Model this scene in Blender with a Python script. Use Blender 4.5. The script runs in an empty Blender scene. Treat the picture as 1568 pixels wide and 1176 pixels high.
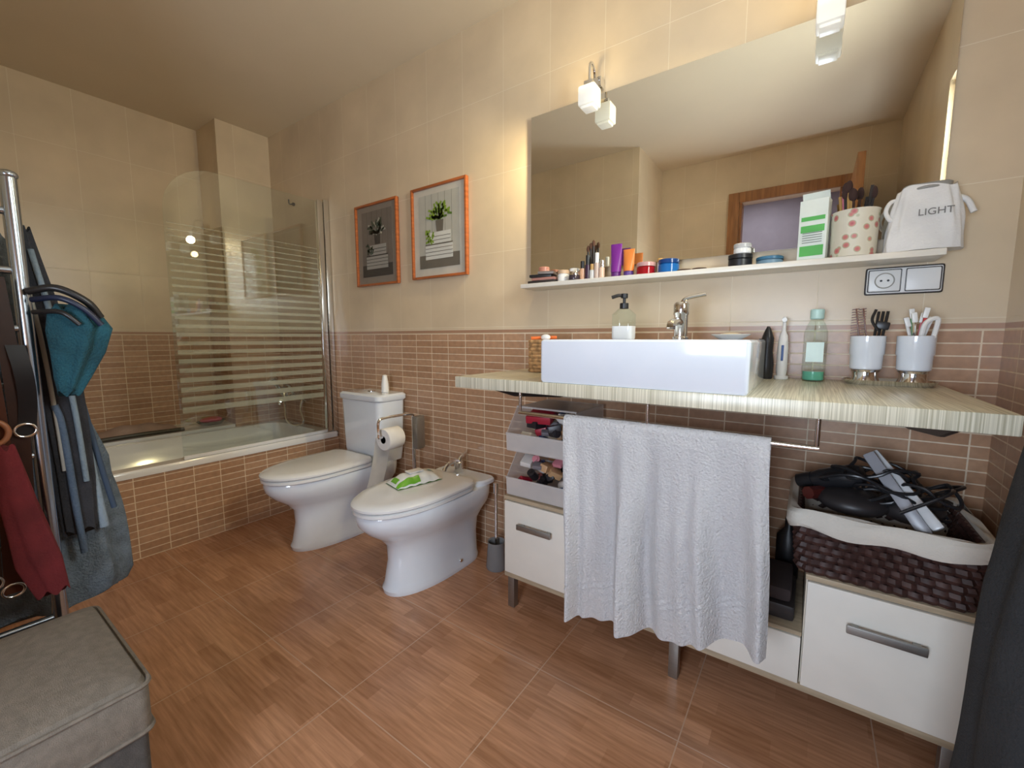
import bpy, bmesh, math, random
from mathutils import Matrix, Vector
random.seed(4)
pi=math.pi
COL=bpy.context.scene.collection
def lin(r,g,b):
    f=lambda c:(c/255/12.92) if c/255<=.04045 else ((c/255+.055)/1.055)**2.4
    return (f(r),f(g),f(b))
# ---------------------------------------------------------------- materials
def nodes(name):
    m=bpy.data.materials.new(name); m.use_nodes=True
    nt=m.node_tree; b=nt.nodes['Principled BSDF']
    return m,nt,b
def mat(name,col,rough=.5,metal=0,var=.06,nscale=12,bump=0,bscale=150,coat=0,emis=0,trans=0,alpha=1,stretch=None,sheen=0,col2=None,bdist=.003):
    m,nt,b=nodes(name); N=nt.nodes; L=nt.links
    tc=N.new('ShaderNodeTexCoord'); src=tc.outputs['Object']
    if stretch:
        mp=N.new('ShaderNodeMapping'); mp.inputs['Scale'].default_value=stretch; L.new(src,mp.inputs['Vector']); src=mp.outputs['Vector']
    n=N.new('ShaderNodeTexNoise'); n.inputs['Scale'].default_value=nscale; n.inputs['Detail'].default_value=4; L.new(src,n.inputs['Vector'])
    r=N.new('ShaderNodeValToRGB'); L.new(n.outputs['Fac'],r.inputs['Fac'])
    c1=tuple(c*(1-var) for c in col); c2=col2 if col2 else tuple(min(1,c*(1+var)) for c in col)
    r.color_ramp.elements[0].position=.35; r.color_ramp.elements[1].position=.65
    r.color_ramp.elements[0].color=(*c1,1); r.color_ramp.elements[1].color=(*c2,1)
    L.new(r.outputs['Color'],b.inputs['Base Color'])
    b.inputs['Roughness'].default_value=rough; b.inputs['Metallic'].default_value=metal
    b.inputs['Coat Weight'].default_value=coat; b.inputs['Coat Roughness'].default_value=.06
    b.inputs['Transmission Weight'].default_value=trans; b.inputs['Alpha'].default_value=alpha
    b.inputs['Sheen Weight'].default_value=sheen
    if emis:
        L.new(r.outputs['Color'],b.inputs['Emission Color']); b.inputs['Emission Strength'].default_value=emis
    if bump:
        n2=N.new('ShaderNodeTexNoise'); n2.inputs['Scale'].default_value=bscale; n2.inputs['Detail'].default_value=3; L.new(src,n2.inputs['Vector'])
        bp=N.new('ShaderNodeBump'); bp.inputs['Strength'].default_value=bump; bp.inputs['Distance'].default_value=bdist
        L.new(n2.outputs['Fac'],bp.inputs['Height']); L.new(bp.outputs['Normal'],b.inputs['Normal'])
    return m
def clearglass(name,tint=(.95,.98,.97),base=.04,gain=1.0,rough=0.0):
    m,nt,b=nodes(name); N=nt.nodes; L=nt.links; N.remove(b)
    t=N.new('ShaderNodeBsdfTransparent'); t.inputs['Color'].default_value=(*tint,1)
    g=N.new('ShaderNodeBsdfGlossy'); g.inputs['Roughness'].default_value=rough
    f=N.new('ShaderNodeLayerWeight'); f.inputs['Blend'].default_value=.5
    p=N.new('ShaderNodeMath'); p.operation='POWER'; p.inputs[1].default_value=4; L.new(f.outputs['Facing'],p.inputs[0])
    mu=N.new('ShaderNodeMath'); mu.operation='MULTIPLY_ADD'; mu.use_clamp=True; mu.inputs[1].default_value=gain; mu.inputs[2].default_value=base
    L.new(p.outputs[0],mu.inputs[0])
    mx=N.new('ShaderNodeMixShader'); L.new(mu.outputs[0],mx.inputs[0]); L.new(t.outputs[0],mx.inputs[1]); L.new(g.outputs[0],mx.inputs[2])
    L.new(mx.outputs[0],N['Material Output'].inputs['Surface']); return m
def tile_mat():
    m,nt,b=nodes('wall_tiles'); N=nt.nodes; L=nt.links
    geo=N.new('ShaderNodeNewGeometry'); sp=N.new('ShaderNodeSeparateXYZ'); L.new(geo.outputs['Position'],sp.inputs[0])
    sn=N.new('ShaderNodeSeparateXYZ'); L.new(geo.outputs['True Normal'],sn.inputs[0])
    def M(op,a,b_=None,c=None):
        n=N.new('ShaderNodeMath'); n.operation=op
        for i,v in enumerate((a,b_,c)):
            if v is None: continue
            if isinstance(v,(int,float)): n.inputs[i].default_value=v
            else: L.new(v,n.inputs[i])
        return n.outputs[0]
    ax=M('GREATER_THAN',M('ABSOLUTE',sn.outputs['X']),.5)
    xx=M('ADD',M('MULTIPLY',sp.outputs['X'],M('SUBTRACT',1,ax)),M('MULTIPLY',sp.outputs['Y'],ax))
    z=sp.outputs['Z']
    def brick(xo,zo,w,h,mort,c1,c2,cm):
        cb=N.new('ShaderNodeCombineXYZ'); L.new(M('ADD',xx,xo),cb.inputs[0]); L.new(M('ADD',z,zo),cb.inputs[1])
        t=N.new('ShaderNodeTexBrick'); t.offset=0; t.squash=1
        L.new(cb.outputs[0],t.inputs['Vector']); t.inputs['Scale'].default_value=1
        t.inputs['Brick Width'].default_value=w; t.inputs['Row Height'].default_value=h
        t.inputs['Mortar Size'].default_value=mort; t.inputs['Mortar Smooth'].default_value=.2
        t.inputs['Color1'].default_value=(*c1,1); t.inputs['Color2'].default_value=(*c2,1); t.inputs['Mortar'].default_value=(*cm,1)
        return t
    up=brick(.24,-1.142+3.6,.25,.361,.0012,(.66,.53,.37),(.69,.56,.39),(.79,.69,.53))
    lo=brick(.24,-1.118+3.6,.125,.036,.0021,(.40,.225,.13),(.51,.31,.19),(.76,.63,.47))
    n=N.new('ShaderNodeTexNoise'); n.inputs['Scale'].default_value=3.5; n.inputs['Detail'].default_value=6; L.new(geo.outputs['Position'],n.inputs['Vector'])
    n3=N.new('ShaderNodeTexNoise'); n3.inputs['Scale'].default_value=45; n3.inputs['Detail'].default_value=3; L.new(geo.outputs['Position'],n3.inputs['Vector'])
    def mix(f,a,c,mode='MIX'):
        x=N.new('ShaderNodeMix'); x.data_type='RGBA'; x.blend_type=mode
        if isinstance(f,(int,float)): x.inputs[0].default_value=f
        else: L.new(f,x.inputs[0])
        for i,v in ((6,a),(7,c)):
            if isinstance(v,tuple): x.inputs[i].default_value=(*v,1)
            else: L.new(v,x.inputs[i])
        return x.outputs[2]
    mot=M('MULTIPLY_ADD',n.outputs['Fac'],.45,.78)
    upc=mix(1.0,up.outputs['Color'],mot,'MULTIPLY')
    mot2=M('MULTIPLY_ADD',n3.outputs['Fac'],.5,.77)
    loc=mix(1.0,lo.outputs['Color'],mot2,'MULTIPLY')
    isup=M('GREATER_THAN',z,1.13)
    c=mix(isup,loc,upc)
    c=mix(M('COMPARE',z,1.130,.012),c,(.70,.58,.42))
    c=mix(M('COMPARE',z,1.130,.0075),c,(.42,.24,.15))
    L.new(c,b.inputs['Base Color'])
    fac=M('ADD',M('MULTIPLY',up.outputs['Fac'],isup),M('MULTIPLY',lo.outputs['Fac'],M('SUBTRACT',1,isup)))
    bp=N.new('ShaderNodeBump'); bp.invert=True; bp.inputs['Strength'].default_value=.4; bp.inputs['Distance'].default_value=.002
    L.new(fac,bp.inputs['Height']); L.new(bp.outputs['Normal'],b.inputs['Normal'])
    L.new(M('MULTIPLY_ADD',fac,.3,.30),b.inputs['Roughness'])
    return m
def floor_mat():
    m,nt,b=nodes('floor_wood_tile'); N=nt.nodes; L=nt.links
    geo=N.new('ShaderNodeNewGeometry')
    def brick(off,w,h,mort,c1,c2,cm,freq=2):
        mp=N.new('ShaderNodeMapping'); mp.inputs['Location'].default_value=off; L.new(geo.outputs['Position'],mp.inputs['Vector'])
        t=N.new('ShaderNodeTexBrick'); t.offset=0.37 if freq==2 else 0; t.squash=1
        L.new(mp.outputs[0],t.inputs['Vector']); t.inputs['Scale'].default_value=1
        t.inputs['Brick Width'].default_value=w; t.inputs['Row Height'].default_value=h
        t.inputs['Mortar Size'].default_value=mort; t.inputs['Mortar Smooth'].default_value=.1
        t.inputs['Color1'].default_value=(*c1,1); t.inputs['Color2'].default_value=(*c2,1); t.inputs['Mortar'].default_value=(*cm,1)
        return t
    pl=brick((5,5,0),.22,.055,.0002,(.37,.175,.088),(.50,.255,.14),(.38,.185,.10))
    gr=brick((4.19,4.1,0),.44,.44,.0018,(1,1,1),(1,1,1),(0,0,0),1)
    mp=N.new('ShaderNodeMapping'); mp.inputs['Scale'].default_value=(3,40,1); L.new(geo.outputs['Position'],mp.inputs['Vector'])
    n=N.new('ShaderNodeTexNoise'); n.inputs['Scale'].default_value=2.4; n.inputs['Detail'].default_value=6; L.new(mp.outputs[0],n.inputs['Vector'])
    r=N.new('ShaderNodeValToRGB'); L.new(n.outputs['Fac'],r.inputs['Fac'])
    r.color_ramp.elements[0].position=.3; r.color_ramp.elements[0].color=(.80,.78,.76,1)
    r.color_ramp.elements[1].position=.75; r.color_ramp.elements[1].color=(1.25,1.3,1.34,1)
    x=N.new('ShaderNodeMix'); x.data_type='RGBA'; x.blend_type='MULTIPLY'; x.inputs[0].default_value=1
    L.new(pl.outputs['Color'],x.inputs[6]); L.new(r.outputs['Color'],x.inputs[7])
    y=N.new('ShaderNodeMix'); y.data_type='RGBA'; L.new(gr.outputs['Fac'],y.inputs[0]); L.new(x.outputs[2],y.inputs[6]); y.inputs[7].default_value=(.52,.34,.23,1)
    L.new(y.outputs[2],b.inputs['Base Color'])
    b.inputs['Roughness'].default_value=.22
    bp=N.new('ShaderNodeBump'); bp.inputs['Strength'].default_value=.06; bp.inputs['Distance'].default_value=.002; L.new(n.outputs['Fac'],bp.inputs['Height']); L.new(bp.outputs['Normal'],b.inputs['Normal'])
    return m
TILE=tile_mat(); FLOOR=floor_mat()
CEIL=mat('ceiling_paint',(.75,.64,.48),.9,var=.02,nscale=2)
PORC=mat('porcelain',(.76,.81,.88),.12,var=.01,coat=.6)
SEAT=mat('seat_plastic',(.80,.81,.82),.18,var=.01,coat=.4)
WHITE=mat('white_lacquer',(.78,.74,.66),.35,var=.02)
CREAM=mat('cream_lacquer',(.66,.60,.49),.35,var=.02)
PLAST=mat('white_plastic',(.8,.8,.79),.35,var=.01)
CHROME=mat('chrome',(.78,.79,.8),.12,1,var=.01)
STEEL=mat('brushed_steel',(.36,.35,.33),.5,1,var=.05,stretch=(1,40,40))
MIRR=mat('mirror_silver',(.86,.87,.83),.0,1,var=.0)
BLACK=mat('black_plastic',(.015,.015,.017),.35,var=.1)
DARK=mat('dark_metal',(.03,.025,.025),.45,var=.1)
WOODF=mat('cherry_frame_wood',(.42,.12,.035),.3,var=.2,nscale=6,stretch=(1,1,12))
WOODD=mat('door_wood',(.36,.16,.06),.35,var=.2,nscale=5,stretch=(12,12,1))
BENCHW=mat('bench_oak',(.42,.33,.22),.5,var=.15,nscale=8,stretch=(1,12,12))
COUNTER=mat('counter_laminate',(.42,.39,.28),.3,var=0,nscale=3,stretch=(120,1.6,.6),col2=(.76,.72,.58))
TERRY=mat('white_terry',(.90,.89,.90),.95,var=.04,nscale=260,bump=1,bscale=170,sheen=.3,bdist=.006)
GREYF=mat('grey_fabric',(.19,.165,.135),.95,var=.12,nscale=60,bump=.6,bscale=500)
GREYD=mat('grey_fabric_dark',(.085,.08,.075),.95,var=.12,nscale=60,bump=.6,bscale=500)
CHARC=mat('charcoal_fleece',(.02,.021,.023),.95,var=.15,bump=.8,bscale=250)
DENIM=mat('blue_grey_cotton',(.13,.17,.215),.95,var=.22,nscale=25,bump=1,bscale=200,bdist=.006)
NAVY=mat('black_knit',(.026,.028,.036),.9,var=.25,bump=.8,bscale=200)
TEAL=mat('teal_towel',(.012,.075,.105),.95,var=.25,bump=1,bscale=200,bdist=.006)
RED=mat('dark_red_cloth',(.12,.012,.016),.95,var=.2,bump=.5,bscale=200)
BROWN=mat('brown_leather',(.055,.022,.014),.45,var=.2)
WICK=mat('dark_wicker',(.05,.022,.018),.5,var=.35,nscale=40)
WICK2=mat('light_wicker',(.40,.22,.09),.6,var=.35,nscale=50)
LINER=mat('linen_liner',(.66,.61,.53),.95,var=.03,bump=.5,bscale=200)
GLASS=clearglass('clear_glass',base=.10,gain=.8)
PGLASS=clearglass('picture_glass',tint=(1,1,1),base=.03,gain=.5)
BOTT=clearglass('clear_bottle',tint=(.93,.98,.96),base=.05,gain=.6)
TRANSP=mat('translucent_plastic',(.80,.76,.73),.3,var=.03,alpha=.42)
FROST=mat('frosted_stripe',(.80,.74,.60),.6,var=.02,alpha=.36)
GLOW=mat('lamp_opal_glass',(.93,.91,.84),.3,var=.01,emis=.16)
HALL=mat('hallway_paint',(.42,.38,.46),.9,var=.03)
def C(name,r,g,b,rough=.4,**k): return mat(name,lin(r,g,b),rough,var=.05,**k)
# ---------------------------------------------------------------- builder
class B:
    def __init__(s,name): s.name=name; s.bm=bmesh.new(); s.mats=[]
    def add(s,t,m,M=None,smooth=True):
        if m not in s.mats: s.mats.append(m)
        i=s.mats.index(m)
        for f in t.faces: f.material_index=i; f.smooth=smooth
        if M is not None: t.transform(M)
        me=bpy.data.meshes.new('tmp'); t.to_mesh(me); t.free(); s.bm.from_mesh(me); bpy.data.meshes.remove(me)
    def box(s,c,d,m,bev=0,rx=0,ry=0,rz=0,seg=2):
        t=bmesh.new(); bmesh.ops.create_cube(t,size=1); bmesh.ops.scale(t,vec=d,verts=t.verts)
        if bev: bmesh.ops.bevel(t,geom=t.edges[:],offset=bev,segments=seg,affect='EDGES',profile=.6)
        s.add(t,m,Matrix.Translation(c)@Matrix.Rotation(rz,4,'Z')@Matrix.Rotation(ry,4,'Y')@Matrix.Rotation(rx,4,'X'),smooth=False)
    def bb(s,x0,x1,y0,y1,z0,z1,m,bev=0):
        s.box(((x0+x1)/2,(y0+y1)/2,(z0+z1)/2),(abs(x1-x0),abs(y1-y0),abs(z1-z0)),m,bev)
    def lathe(s,prof,c,m,seg=32,R=None,sx=1,sy=1):
        rings=[[Vector((r*sx*math.cos(2*pi*i/seg),r*sy*math.sin(2*pi*i/seg),z)) for i in range(seg)] for r,z in prof]
        M=Matrix.Translation(c)@(R if R is not None else Matrix.Identity(4))
        s.loft(rings,m,M=M)
    def cyl(s,c,r,h,m,axis='z',seg=28,r2=None,bev=None):
        r2=r if r2 is None else r2; bv=min(r,h)*.12 if bev is None else bev
        R={'z':Matrix.Identity(4),'x':Matrix.Rotation(pi/2,4,'Y'),'y':Matrix.Rotation(-pi/2,4,'X')}[axis]
        s.lathe([(r-bv,0),(r,bv),(r2,h-bv),(r2-bv,h)],c,m,seg,R)
    def loft(s,rings,m,caps=(True,True),M=None,closed=True):
        t=bmesh.new(); vs=[[t.verts.new(p) for p in r] for r in rings]; n=len(rings[0])
        for a,b in zip(vs[:-1],vs[1:]):
            for i in range(n if closed else n-1):
                j=(i+1)%n
                try: t.faces.new((a[i],a[j],b[j],b[i]))
                except: pass
        if caps[0]: t.faces.new(vs[0][::-1])
        if caps[1]: t.faces.new(vs[-1])
        bmesh.ops.recalc_face_normals(t,faces=t.faces)
        s.add(t,m,M)
    def tube(s,pts,r,m,seg=8,smooth=True,closed=False,sub=6):
        P=[Vector(p) for p in pts]; n=len(P)
        if smooth and n>2:
            Q=[]; rng=range(n) if closed else range(n-1)
            for i in rng:
                p0=P[(i-1)%n] if (closed or i>0) else P[0]*2-P[1]
                p1=P[i]; p2=P[(i+1)%n]; p3=P[(i+2)%n] if (closed or i+2<n) else P[-1]*2-P[-2]
                for k in range(sub):
                    u=k/sub; Q.append(.5*((2*p1)+(p2-p0)*u+(2*p0-5*p1+4*p2-p3)*u*u+(3*p1-p0-3*p2+p3)*u**3))
            if not closed: Q.append(P[-1])
            P=Q; n=len(P)
        up=Vector((0,0,1)); rings=[]
        for i,p in enumerate(P):
            a=P[i-1] if (i>0 or closed) else P[0]; b=P[(i+1)%n] if (i<n-1 or closed) else P[-1]
            T=(b-a).normalized()
            if abs(T.dot(up))>.95: up=Vector((1,0,0)) if abs(T.x)<.9 else Vector((0,1,0))
            X=T.cross(up).normalized(); Y=X.cross(T).normalized(); up=Y
            rr=r(i/max(1,n-1)) if callable(r) else r
            rings.append([p+X*rr*math.cos(2*pi*k/seg)+Y*rr*math.sin(2*pi*k/seg) for k in range(seg)])
        if closed: rings.append(rings[0])
        s.loft(rings,m,caps=(not closed,not closed))
    def ell(s,c,r,m,seg=24,R=None):
        n=12; prof=[(math.sin(pi*i/n)*1.0+ (1e-4),-math.cos(pi*i/n)) for i in range(n+1)]
        rings=[[Vector((a*r[0]*math.cos(2*pi*i/seg),a*r[1]*math.sin(2*pi*i/seg),z*r[2])) for i in range(seg)] for a,z in prof]
        s.loft(rings,m,M=Matrix.Translation(c)@(R if R is not None else Matrix.Identity(4)))
    def sheet(s,f,nu,nv,m,th=0):
        t=bmesh.new(); g=[[t.verts.new(f(i/nu,j/nv)) for i in range(nu+1)] for j in range(nv+1)]
        for j in range(nv):
            for i in range(nu): t.faces.new((g[j][i],g[j][i+1],g[j+1][i+1],g[j+1][i]))
        if th: bmesh.ops.solidify(t,geom=t.faces[:],thickness=th)
        s.add(t,m)
    def poly(s,pts,vec,m):
        t=bmesh.new(); a=[t.verts.new(p) for p in pts]; b=[t.verts.new(Vector(p)+Vector(vec)) for p in pts]; n=len(a)
        t.faces.new(a); t.faces.new(b[::-1])
        for i in range(n): t.faces.new((a[i],b[i],b[(i+1)%n],a[(i+1)%n]))
        bmesh.ops.recalc_face_normals(t,faces=t.faces); s.add(t,m,smooth=False)
    def done(s,parent=None,ang=38):
        me=bpy.data.meshes.new(s.name); s.bm.to_mesh(me); s.bm.free()
        for m in s.mats: me.materials.append(m)
        me.set_sharp_from_angle(angle=math.radians(ang))
        o=bpy.data.objects.new(s.name,me); COL.objects.link(o)
        if parent: o.parent=parent
        return o
def rr(cx,cy,hx,hy,r,z,n=6):
    out=[]
    for qx,qy,a0 in ((1,1,0),(-1,1,pi/2),(-1,-1,pi),(1,-1,1.5*pi)):
        for k in range(n+1):
            a=a0+pi/2*k/n; out.append(Vector((cx+qx*(hx-r)+r*math.cos(a),cy+qy*(hy-r)+r*math.sin(a),z)))
    return out
def dring(cx,yb,yf,hw,z,yc=None,n=48,sq=.45):
    yc=yb-.38*(yb-yf) if yc is None else yc; out=[]
    for i in range(n):
        a=2*pi*i/n; c,sn=math.cos(a),math.sin(a)
        if sn<0: out.append(Vector((cx+hw*math.copysign(abs(c)**.92,c),yc-(yc-yf)*abs(sn)**.92,z)))
        else: out.append(Vector((cx+hw*math.copysign(abs(c)**sq,c),yc+(yb-yc)*abs(sn)**sq,z)))
    return out
# ---------------------------------------------------------------- room shell
XE=.425; XW=-3.735; ZC=2.585; WY0,WY1,WZ0,WZ1=-1.04,-.70,1.42,2.2
b=B('floor'); b.bb(-3.9,.75,-3.8,.1,-.1,0,FLOOR); b.done()
b=B('ceiling'); b.bb(-3.9,.75,-3.8,.1,ZC,ZC+.1,CEIL); b.done()
b=B('wall_north'); b.bb(-3.84,.65,0,.1,0,ZC,TILE); b.done()
b=B('wall_west'); b.bb(XW-.1,XW,-1.8,0,0,ZC,TILE); b.done()
b=B('wall_pillar'); b.bb(XW,-3.42,-.35,0,0,ZC,TILE); b.done()
b=B('wall_southwest'); b.bb(-3.84,-1.19,-2.5,-1.79,0,ZC,TILE); b.done()
b=B('wall_south'); b.bb(-1.19,-.55,-2.5,-2.4,0,ZC,TILE); b.bb(-.549,-.53,-2.5,-2.4,0,2.2,WOODD); b.done()
b=B('wall_south'); b.bb(.13,.65,-2.5,-2.4,0,ZC,TILE); b.bb(.11,.129,-2.5,-2.4,0,2.2,WOODD); b.done()
b=B('wall_south'); b.bb(-.55,.13,-2.5,-2.4,2.2,ZC,TILE); b.done()
b=B('wall_east'); XO=XE+.16
b.bb(XE,XO,-2.4,WY0,0,ZC,TILE); b.bb(XE,XO,WY1,0,0,ZC,TILE); b.bb(XE,XO,WY0,WY1,0,WZ0,TILE); b.bb(XE,XO,WY0,WY1,WZ1,ZC,TILE); b.done()
b=B('wall_hallway'); b.bb(-1.6,.6,-3.8,-3.7,0,ZC,HALL); b.bb(.55,.6,-3.7,-2.5,0,ZC,HALL); b.bb(-1.65,-1.6,-3.7,-2.5,0,ZC,HALL); b.done()
b=B('window_1')
for y0,y1 in ((WY0,WY1),):
    for a,c in ((y0+.001,y0+.04),(y1-.04,y1-.001)): b.bb(XE+.04,XE+.09,a,c,WZ0,WZ1,WHITE,.004)
    for a,c in ((WZ0+.001,WZ0+.045),(WZ1-.045,WZ1-.001),(1.84,1.87)): b.bb(XE+.04,XE+.09,y0+.04,y1-.04,a,c,WHITE,.004)
    b.bb(XE+.062,XE+.066,y0+.04,y1-.04,WZ0+.045,WZ1-.045,GLASS)
b.box((XE+.03,WY1-.02,1.78),(.02,.02,.1),CHROME,.004)
b.done()
b=B('trim_1')
b.bb(-.63,-.55,-2.399,-2.375,0,2.28,WOODD,.004); b.bb(.13,.21,-2.399,-2.375,0,2.28,WOODD,.004); b.bb(-.55,.13,-2.399,-2.375,2.2,2.28,WOODD,.004)
b.done()
b=B('door_1')
b.bb(.16,.20,-2.37,-1.68,.005,2.19,WOODD,.004)
for z0,z1 in ((.2,.95),(1.1,2.0)): b.bb(.152,.16,-2.25,-1.80,z0,z1,WOODD,.006)
b.cyl((.12,-1.75,1.03),.011,.04,CHROME,'x'); b.tube([(.12,-1.75,1.03),(.115,-1.80,1.03),(.115,-1.86,1.03)],.009,CHROME)
b.done()
# ---------------------------------------------------------------- bathtub
b=B('bathtub')
ti=mat('tub_enamel',(.84,.84,.83),.12,var=.01,coat=.5)
b.loft([rr(-3.04,-.896,.375,.89,.02,.415),rr(-3.04,-.896,.377,.892,.02,.44),rr(-3.04,-.896,.37,.886,.02,.452),
        rr(-3.05,-.88,.305,.80,.12,.452),rr(-3.05,-.88,.295,.79,.12,.44),rr(-3.05,-.88,.27,.74,.12,.2),rr(-3.05,-.88,.2,.66,.1,.1)],ti,caps=(False,True))
b.bb(-2.70,-2.672,-1.787,-.003,0,.414,TILE)
b.bb(XW+.003,-3.418,-1.787,-.353,.0,.47,ti,.006)
b.cyl((-3.05,-.25,.101),.03,.006,CHROME)
b.done()
b=B('bath_mixer_tap')
b.cyl((-3.20,-.06,.67),.022,.20,CHROME,'x'); b.cyl((-3.17,-.055,.67),.03,.054,CHROME,'y'); b.cyl((-3.03,-.055,.67),.03,.054,CHROME,'y')
b.cyl((-3.24,-.06,.67),.03,.045,CHROME,'x'); b.cyl((-3.0,-.06,.67),.03,.045,CHROME,'x')
b.tube([(-3.1,-.06,.66),(-3.1,-.10,.655),(-3.1,-.17,.65),(-3.1,-.19,.62)],.014,CHROME)
b.tube([(-3.12,-.07,.69),(-3.12,-.10,.75),(-3.08,-.16,.77),(-3.0,-.2,.75)],.013,CHROME)
b.tube([(-3.02,-.06,.66),(-3.0,-.09,.58),(-2.95,-.1,.5),(-3.0,-.13,.47),(-3.1,-.14,.5),(-3.16,-.12,.6),(-3.2,-.1,.72)],.008,CHROME)
b.lathe([(.01,0),(.014,.05),(.018,.12),(.035,.15),(.035,.17)],(-3.2,-.10,.66),CHROME,R=Matrix.Rotation(.5,4,'X'))
b.done()
b=B('shower_screen')
b.bb(-2.702,-2.672,-.04,-.003,.453,2.0,CHROME,.004); b.bb(-2.705,-2.675,-.082,-.045,.46,1.99,CHROME,.006)
pts=[(-2.69,-.08,.47)]+[(-2.69,-.9,.47)]
for k in range(9):
    a=pi/2*k/8; pts.append((-2.69,-.9+.24-.24*math.cos(a),1.98-.24+.24*math.sin(a)))
pts.append((-2.69,-.08,1.98))
b.poly(pts,(.006,0,0),GLASS)
b.bb(-2.697,-2.679,-.9,-.08,.453,.472,PLAST,.003)
z=.70; i=0
while z<1.68:
    t=(z-.7)/.98; h=.028*(1-t)+.003; b.bb(-2.6925,-2.6905,-.885,-.09,z,z+h,FROST); z+=h+.024+.004*t
b.done()
b=B('bath_mat_roll')
def f(u,v):
    y=-1.10+.42*u; x=-3.55+.20*(v-.5)
    return (x,y,.486+.055*math.sin(pi*u)**.5*math.sin(pi*v)+.005*math.sin(19*u+3*v))
b.sheet(f,40,14,C('pale_pink_mat',225,200,186,.9,bump=.5),.008)
b.tube([(-3.44,-1.12,.484),(-3.43,-.9,.490),(-3.44,-.66,.484)],.013,C('dark_green_trim',60,56,44),sub=8)
b.done()
b=B('soap_dish'); b.lathe([(.001,0),(.05,0),(.07,.025),(.065,.025),(.045,.006),(.001,.006)],(-3.55,-.46,.472),DARK,sx=1,sy=1.3); b.ell((-3.55,-.46,.502),(.045,.07,.025),C('pink_soap',205,85,115)); b.done()
b=B('wall_hook'); b.cyl((-3.1,-.012,2.05),.012,.011,DARK,'y'); b.tube([(-3.1,-.01,2.05),(-3.1,-.035,2.045),(-3.1,-.04,2.075)],.005,DARK); b.done()
# ---------------------------------------------------------------- toilet / bidet
def pan(name,cx,yb,yf,tank):
    b=B(name); d=-.01
    L=[(0,.125,yf+.13,yb-.05),(.02,.128,yf+.125,yb-.05),(.04,.118,yf+.135,yb-.05),(.14,.112,yf+.155,yb-.05),(.21,.116,yf+.15,yb-.04),
       (.255,.138,yf+.11,yb-.02),(.295,.163,yf+.055,yb),(.335,.178,yf+.02,yb),(.37,.181,yf+.012,yb),(.385,.176,yf+.018,yb)]
    b.loft([dring(cx,q[3],q[2],q[1],q[0]) for q in L],PORC)
    sb=yb-(.20 if tank else .15)
    b.loft([dring(cx,sb,yf+.012,.172,.386,sq=.3),dring(cx,sb,yf+.004,.18,.392,sq=.3),dring(cx,sb,yf+.004,.18,.402,sq=.3),dring(cx,sb,yf+.012,.174,.406,sq=.3)],SEAT)
    b.loft([dring(cx,sb,yf+.008,.176,.409,sq=.3),dring(cx,sb,yf,.184,.415,sq=.3),dring(cx,sb,yf,.184,.424,sq=.3),dring(cx,sb,yf+.01,.176,.432,sq=.3),dring(cx,sb-.02,yf+.05,.14,.437,sq=.3)],SEAT)
    for sx in (-.075,.075):
        b.cyl((cx+sx-.02,sb+.016,.41),.012,.04,CHROME,'x')
        b.cyl((cx+math.copysign(.115,sx),yb-.22,.045),.008,.012,CHROME,'x' )
    return b
b=pan('toilet',-2.13,-.04,-.765,True)
b.loft([rr(-2.13,-.115,.165,.085,.03,.38),rr(-2.13,-.115,.172,.093,.035,.44),rr(-2.13,-.115,.182,.098,.035,.735)],PORC)
b.loft([rr(-2.13,-.115,.186,.102,.035,.737),rr(-2.13,-.115,.192,.108,.035,.745),rr(-2.13,-.115,.192,.108,.035,.768),rr(-2.13,-.115,.182,.098,.035,.778)],PORC)
b.cyl((-2.13,-.12,.778),.022,.008,CHROME)
b.done()
b=pan('bidet',-1.42,-.05,-.735,False)
b.loft([dring(-1.42,-.05,-.24,.17,.384,sq=.3),dring(-1.42,-.05,-.23,.172,.40,sq=.3),dring(-1.42,-.055,-.22,.165,.408,sq=.3)],PORC)
b.done()
b=B('bidet_tap'); b.cyl((-1.45,-.11,.409),.024,.055,CHROME); b.tube([(-1.45,-.11,.46),(-1.45,-.15,.475),(-1.45,-.20,.46),(-1.45,-.215,.44)],.011,CHROME); b.tube([(-1.45,-.105,.465),(-1.45,-.09,.485),(-1.45,-.05,.50)],.008,CHROME); b.done()
b=B('wet_wipes_pack')
wc=C('wipes_white',228,232,230,.3); gc=C('wipes_green',110,175,50,.3)
def f(u,v): return (-1.46+.12*(u-.5)+.05*(v-.5),-.40+.22*(v-.5)-.03*(u-.5),.442+.042*(1-abs(2*u-1)**3)*(1-abs(2*v-1)**4)+.002*math.sin(30*v))
b.sheet(f,16,24,wc,0); b.sheet(lambda u,v:(f(u,v)[0],f(u,v)[1],.4385),4,4,gc)
def patch(u0,u1,v0,v1,m,e=.002):
    def g(u,v):
        p=f(u0+(u1-u0)*u,v0+(v1-v0)*v); return (p[0]+.001*(u0>.5),p[1],p[2]+e)
    b.sheet(g,10,12,m,0)
patch(.80,.97,.0,.5,gc); patch(.05,.22,.4,.9,gc); patch(.3,.7,.03,.12,gc); patch(.45,.6,.8,.95,C('wipes_teal',60,140,150))
b.box((-1.46,-.40,.488),(.045,.075,.006),PLAST,.003,rz=-.2)
b.done()
b=B('air_freshener'); b.lathe([(.018,0),(.022,.004),(.021,.05),(.015,.085),(.013,.10),(.006,.104)],(-2.03,-.10,.7785),PLAST); b.done()
b=B('toilet_paper_stand')
b.cyl((-1.76,-.13,0),.085,.012,CHROME); b.cyl((-1.76,-.13,.012),.010,.66,CHROME)
b.tube([(-1.76,-.13,.66),(-1.76,-.15,.685),(-1.78,-.30,.685),(-1.78,-.345,.67),(-1.78,-.345,.60),(-1.78,-.335,.585),(-1.78,-.2,.585)],.007,CHROME)
b.bb(-1.73,-1.69,-.17,-.11,.50,.68,STEEL,.01)
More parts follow.
